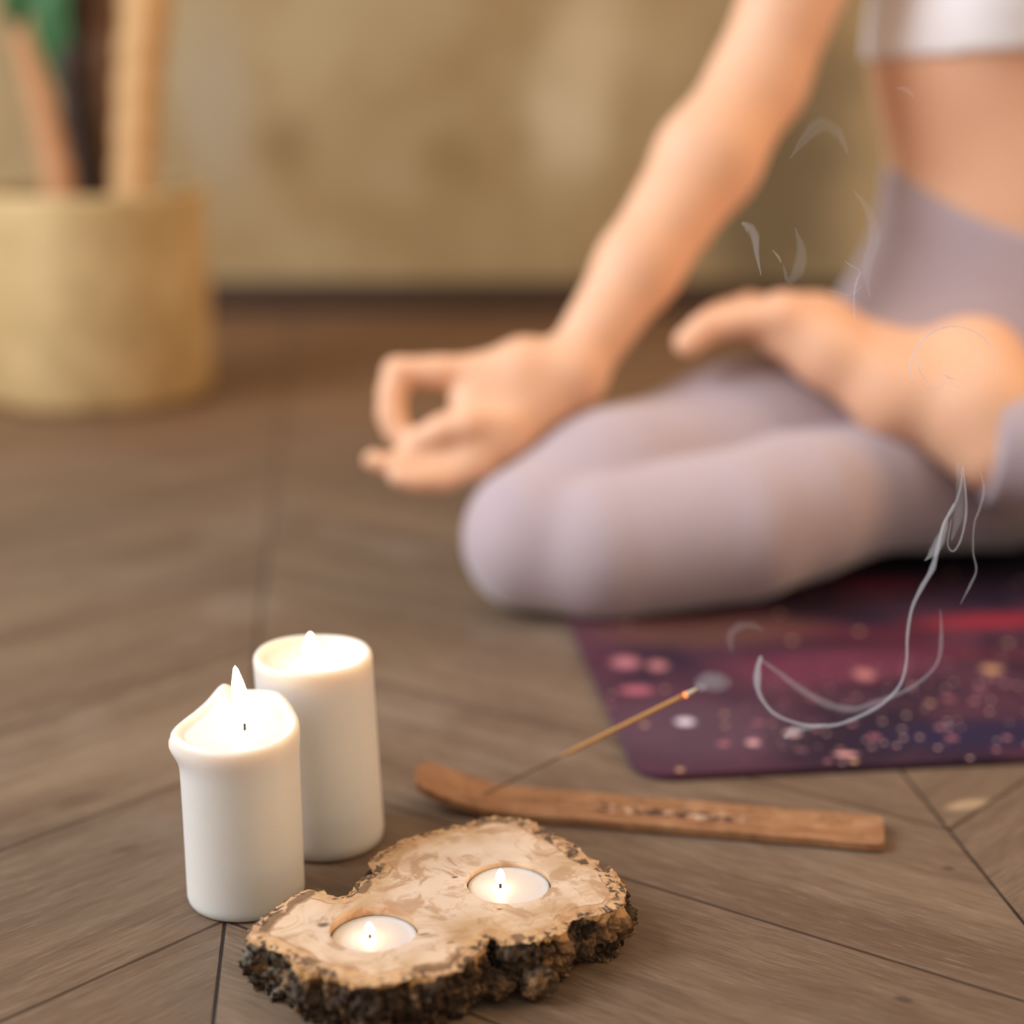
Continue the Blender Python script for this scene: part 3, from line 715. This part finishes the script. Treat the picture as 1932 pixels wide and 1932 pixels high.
# chest, shoulders, neck, head
body.chain([((.40, 1.395, .46), .055), ((.40, 1.40, .45), .055)], .03); body.chain([((.50, 1.395, .46), .055), ((.50, 1.40, .45), .055)], .03)
body.chain([((.33, 1.46, .62), .055), ((.45, 1.47, .64), .062), ((.57, 1.46, .62), .055)], .04)
body.chain([((.45, 1.465, .63), .05), ((.45, 1.45, .73), .045)], .03)
body.chain([((.45, 1.445, .81), .082), ((.45, 1.425, .77), .062)], .02)
body.chain([((.45, 1.368, .805), .008), ((.45, 1.352, .775), .011)], .008); body.chain([((.438, 1.368, .748), .006), ((.462, 1.368, .748), .006)], .006)
for sx in (-1, 1):
    body.chain([((.45+sx*.030, 1.372, .806), .013), ((.45+sx*.034, 1.373, .806), .012)], .006); body.chain([((.45+sx*.082, 1.445, .815), .012), ((.45+sx*.080, 1.44, .785), .009)], .006)
# arms
body.chain([(shoR, .050), (shoR*.5+elbR*.5, .043), (elbR, .038)], .02)
fm = elbR*.72+wriR*.28
body.chain([(elbR, .037), (fm, .0405), (elbR*.35+wriR*.65, .032), (wriR, .0245)], .015)
shoL, elbL, wriL = np.array([.60, 1.42, .635]), np.array([.72, 1.36, .375]), np.array([.80, 1.17, .185])
body.chain([(shoL, .050), (shoL*.5+elbL*.5, .043), (elbL, .038)], .02); body.chain([(elbL, .037), (elbL*.6+wriL*.4, .038), (wriL, .024)], .015)
for dx, dy in ((-.03, -.07), (-.01, -.085), (.012, -.085), (.033, -.07)): body.chain([(wriL+[dx*.3, -.02, 0], .014), (wriL+[dx, dy*.9, -.005], .012), (wriL+[dx*1.2, dy*1.7, -.02], .008)], .006)
body.chain([(wriL, .015), (wriL+[-.045, -.05, 0], .010), (wriL+[-.05, -.09, -.01], .008)], .006)
# right hand: palm up, index and thumb meet in a ring, the other three fingers extended
mm_ = .001
palm = [((1010, 700, 1.262), 21), ((950, 735, 1.255), 21)]
W_ = lambda x, y, t: D(x, y, t)
for tgt, r0 in (((895, 705, 1.255), .0145), ((885, 755, 1.250), .0155), ((885, 810, 1.245), .0155), ((905, 862, 1.240), .0145)):
    body.chain([(wriR, .0235), (D(990, 715 + (tgt[1]-780)*.35, 1.258), .019), (D(*tgt), r0)], .012)
body.chain([(D(1030, 760, 1.255), .018), (D(950, 820, 1.245), .018), (D(885, 855, 1.24), .015)], .012)
fk = .004
body.chain([(D(905, 705, 1.255), .0140), (D(830, 702, 1.250), .0122), (D(750, 702, 1.248), .0112)], fk)
body.chain([(D(750, 702, 1.248), .0110), (D(740, 742, 1.246), .0108), (D(738, 782, 1.244), .0106), (D(750, 812, 1.243), .0100), (D(772, 836, 1.242), .0090)], fk)
body.chain([(D(960, 800, 1.240), .016), (D(885, 800, 1.232), .0150), (D(835, 812, 1.232), .0118), (D(780, 836, 1.236), .0095)], fk)
body.chain([(D(885, 820, 1.245), .0125), (D(815, 862, 1.238), .0098), (D(780, 868, 1.234), .0085), (D(752, 866, 1.232), .0075)], fk)
body.chain([(D(890, 860, 1.240), .0125), (D(815, 892, 1.232), .0098), (D(755, 884, 1.230), .0085), (D(703, 868, 1.228), .0076)], fk)
body.chain([(D(905, 875, 1.236), .0118), (D(835, 905, 1.230), .0090), (D(785, 908, 1.226), .0080), (D(752, 902, 1.224), .0072)], fk)
# left foot lying on the right thigh, toes to the left
heel = D(1835, 715, 1.275); ball = D(1475, 610, 1.275)
body.chain([(ankL, .035), (D(1850, 790, 1.25), .040), (heel, .040)], .02)
body.chain([(heel, .040), (D(1830, 690, 1.28), .036)], .02)
body.chain([(D(1840, 760, 1.25), .040), (D(1690, 740, 1.262), .032), (D(1560, 665, 1.268), .024), (D(1480, 612, 1.272), .019)], .02)
body.chain([(heel, .036), (D(1680, 700, 1.29), .028), (D(1540, 625, 1.30), .026), (ball, .022)], .02)
for i, (x, y, r0, tt) in enumerate(((1330, 620, .0120, 1.262), (1345, 600, .0095, 1.278), (1360, 590, .009, 1.292), (1375, 585, .0085, 1.305), (1395, 585, .008, 1.317))):
    body.chain([(D(1470, 600, tt), .016), (D((x+1470)/2-10, y-14, tt), r0*.95), (D(x, y, tt), r0), (D(x-32+i*4, y+26-i*4, tt-.003), r0*.95)], .004)
# right foot tucked under
body.chain([(ankR, .034), (ankR+[.05, .02, -.002], .034), (ankR+[.13, .0, -.008], .026), (ankR+[.19, -.01, -.016], .018)], .015)

body.cut((0, 0, .0056), (0, 0, 1)); body.f = np.minimum(body.f, np.maximum(lower.f, .0062 - (body.lo[2] + body.h*np.arange(body.n[2]))[None, None, :])).astype(np.float32)
_q = tuple(slice(int((a-o)/body.h), int((b-o)/body.h)) for (a, b), o in zip(((.44, .66), (.95, 1.28), (.03, .22)), body.lo)); body.f[_q] = lower.f[_q]
person = empty('person', tuple(pel*[1, 1, 0]), label='person seated cross-legged in mauve leggings and white crop top, hand resting on knee', cat='person')
n = N('skin'); n.set(col=n.mix(n.noise(None, 25, 3), (.76, .425, .265), (.82, .50, .335)), rough=.5, spec=.3, sss=.35, rad=(1, .35, .15), sscale=.02)
body_o = link('body', local(person, body.mesh('body')), n.m, person)
lg = Field((-.16, .95, -.01), (1.0, 1.62, .36), .0042)
torso(lg, .0035); leg_r(lg, .0025)
ll = Field((-.16, .95, -.01), (1.0, 1.62, .36), .0042); leg_l(ll, .0025)
# open the trouser leg end at the ankle
def cutaway(F_, p, axis, rad):
    """remove the cloth beyond p along -axis, only close to p"""
    sl, (X, Y, Z_) = F_.sub(p-rad, p+rad)
    a = np.array(axis)/np.linalg.norm(axis); s = (X-p[0])*a[0]+(Y-p[1])*a[1]+(Z_-p[2])*a[2]
    d = np.sqrt((X-p[0])**2+(Y-p[1])**2+(Z_-p[2])**2)-rad
    F_.f[sl] = np.maximum(F_.f[sl], np.minimum(-s, -d))
cutaway(ll, ankL - (kneeL-ankL)*.01, kneeL-ankL, .07)
lg.f = smin(lg.f, ll.f, .012).astype(np.float32)
_x, _y, _z = np.meshgrid(*[lg.lo[d] + lg.h*np.arange(lg.n[d]) for d in range(3)], indexing='ij', sparse=True)
lg.f = np.maximum(lg.f, _z - (.306 + .22*(np.abs(_x-.45)-.13) + .35*(np.minimum(_y, 1.43)-1.42))).astype(np.float32)     # dipping waistband
lg.cut((0, 0, .0056), (0, 0, 1))
n = N('mauve_leggings'); rb = n.noise(n.vec(0.0, 0.0, n.M('MULTIPLY', n.xyz()[2], 1.0)), 60, 2)
n.set(col=n.mix(n.noise(None, 18, 3), (.40, .315, .35), (.47, .38, .415)), rough=.8, spec=.15, sheen=.4); n.bump(n.noise(None, 14, 2), .3, .004)
link('leggings', local(person, lg.mesh('leggings')), n.m, person)
tp = Field((.25, 1.28, .34), (.66, 1.60, .68), .0042)
torso(tp, .005); 
tp.chain([((.40, 1.395, .46), .055), ((.40, 1.40, .45), .055)], .03, .006); tp.chain([((.50, 1.395, .46), .055), ((.50, 1.40, .45), .055)], .03, .006)
tp.cut((.45, 1.45, .410), (-.08, 0, 1)); tp.cut((.45, 1.45, .56), (0, 0, -1))
n = N('white_knit'); n.set(col=(.86, .84, .86), rough=.8, sheen=.3)
link('crop_top', local(person, tp.mesh('crop_top')), n.m, person)
# hair and face, out of the frame above
hr = Field((.34, 1.33, .66), (.56, 1.60, .94), .004)
hr.chain([((.45, 1.46, .83), .088), ((.45, 1.50, .78), .07)], .02); hr.chain([((.45, 1.545, .84), .04), ((.45, 1.55, .84), .04)], .01); hr.cut((.45, 1.415, .84), (0, 1, .35))
n = N('brown_hair').set(col=(.06, .03, .018), rough=.5); link('hair', local(person, hr.mesh('hair')), n.m, person)

# ------------------------------------------------------------------ potted plant
pc = G(190, 786); pcx, pcy = float(pc[0])*1.065, float(pc[1]) + .13
plant = empty('potted_plant', (pcx, pcy, 0), label='large cream round planter with thick tan stalks and green leaves, near the wall', cat='potted plant')
R = .136; HP = .250
prof = [(0, .0), (R-.012, .0), (R-.004, .004), (R, .014), (R+.002, .13), (R+.001, HP-.05), (R+.004, HP-.006), (R+.003, HP), (R-.010, HP), (R-.014, HP-.006), (R-.016, .12), (0, .12)]
n = N('cream_ceramic'); cc = n.noise(None, 14, 3); n.set(col=n.mix(n.ss(cc, .35, .65), (.50, .345, .16), (.62, .44, .22)), rough=.6, spec=.3)
link('pot', mesh('pot', *lathe(prof, 96)), n.m, plant)
n = N('dark_soil').set(col=(.03, .018, .012), rough=1)
vs, fs = lathe([(0, HP-.028), (.06, HP-.026), (R-.0155, HP-.030), (R-.0165, HP-.06), (0, HP-.06)], 64)
link('soil', mesh('soil', [(x, y, z + .004*noise.noise(Vector((x*60, y*60, z)))) for x, y, z in vs], fs), n.m, plant)
def stalk(pts, tt, rads, colr, name='stalk'):
    base = [D(x, y, tt) - np.array(plant.location) for x, y in pts]; base[0][2] = min(base[0][2], HP-.04)
    W = spline(base, 8); rr = [float(np.interp(i/(len(W)-1), np.linspace(0, 1, len(rads)), rads)) for i in range(len(W))]
    rr = [r_*(1+.06*math.sin(i*1.7)) for i, r_ in enumerate(rr)]
    n = N('stalk_bark'); n.set(col=n.mix(n.noise(None, 40, 3), colr, tuple(c*.7 for c in colr)), rough=.7)
    return link(name, mesh(name, *tube(W, rr, 20)), n.m, plant)
tp_ = 1.96
stalk([(250, 420), (252, 330), (262, 160), (275, 0), (285, -200), (290, -420)], tp_, [.026, .025, .029, .028, .022], (.62, .36, .15))
stalk([(115, 420), (108, 330), (72, 180), (38, 68)], tp_-.03, [.020, .020, .017, .014, .009], (.52, .25, .11))
stalk([(165, 420), (160, 330), (135, 120), (130, -40), (120, -300)], tp_+.04, [.021, .021, .020, .020, .014], (.05, .025, .015))
stalk([(195, 420), (200, 330), (190, 100), (185, -60), (180, -200)], tp_+.07, [.020, .020, .024, .024, .018], (.22, .10, .045))
GL = N('green_leaf'); GL.set(col=GL.mix(GL.noise(None, 20, 2), (.02, .10, .035), (.05, .16, .05)), rough=.5); 
def leaf(pts, tt, wd):
    base = [D(x, y, tt + .02*i) - np.array(plant.location) for i, (x, y) in enumerate(pts)]; W = spline(base, 8); m = len(W); vs, fs = [], []
    for i, p in enumerate(W):
        u = i/(m-1); ww = wd*math.sin(math.pi*min(.97, .12+u*.86))
        d = W[min(i+1, m-1)]-W[max(i-1, 0)]; s_ = np.cross(d, [0, 1, 0]); s_ /= np.linalg.norm(s_)+1e-9
        for q in (-1, -.5, 0, .5, 1): vs.append(p + s_*ww*q + np.array([0, -.35*ww*(1-q*q), 0]))
    nv = len(vs); vs += [v + np.array([0, .0012, 0]) for v in vs]
    for i in range(m-1):
        for j in range(4):
            a = i*5+j; fs.append((a, a+1, a+6, a+5)); fs.append((nv+a+5, nv+a+6, nv+a+1, nv+a))
    for i in range(m-1):
        for j in (0, 4): a = i*5+j; fs.append((a, a+5, nv+a+5, nv+a))
    link('leaf', mesh('leaf', vs, fs), GL.m, plant)
leaf([(125, -60), (95, 20), (110, 110), (118, 190)], 1.95, .022)
leaf([(130, -160), (60, -60), (30, 10), (40, 50)], 1.93, .024)
leaf([(120, -200), (10, -120), (-60, 20)], 1.97, .024)
leaf([(285, -380), (360, -330), (440, -180)], 1.97, .022)
leaf([(285, -400), (200, -360), (160, -250)], 1.97, .022)
leaf([(120, -290), (180, -420), (260, -480)], 1.97, .022)
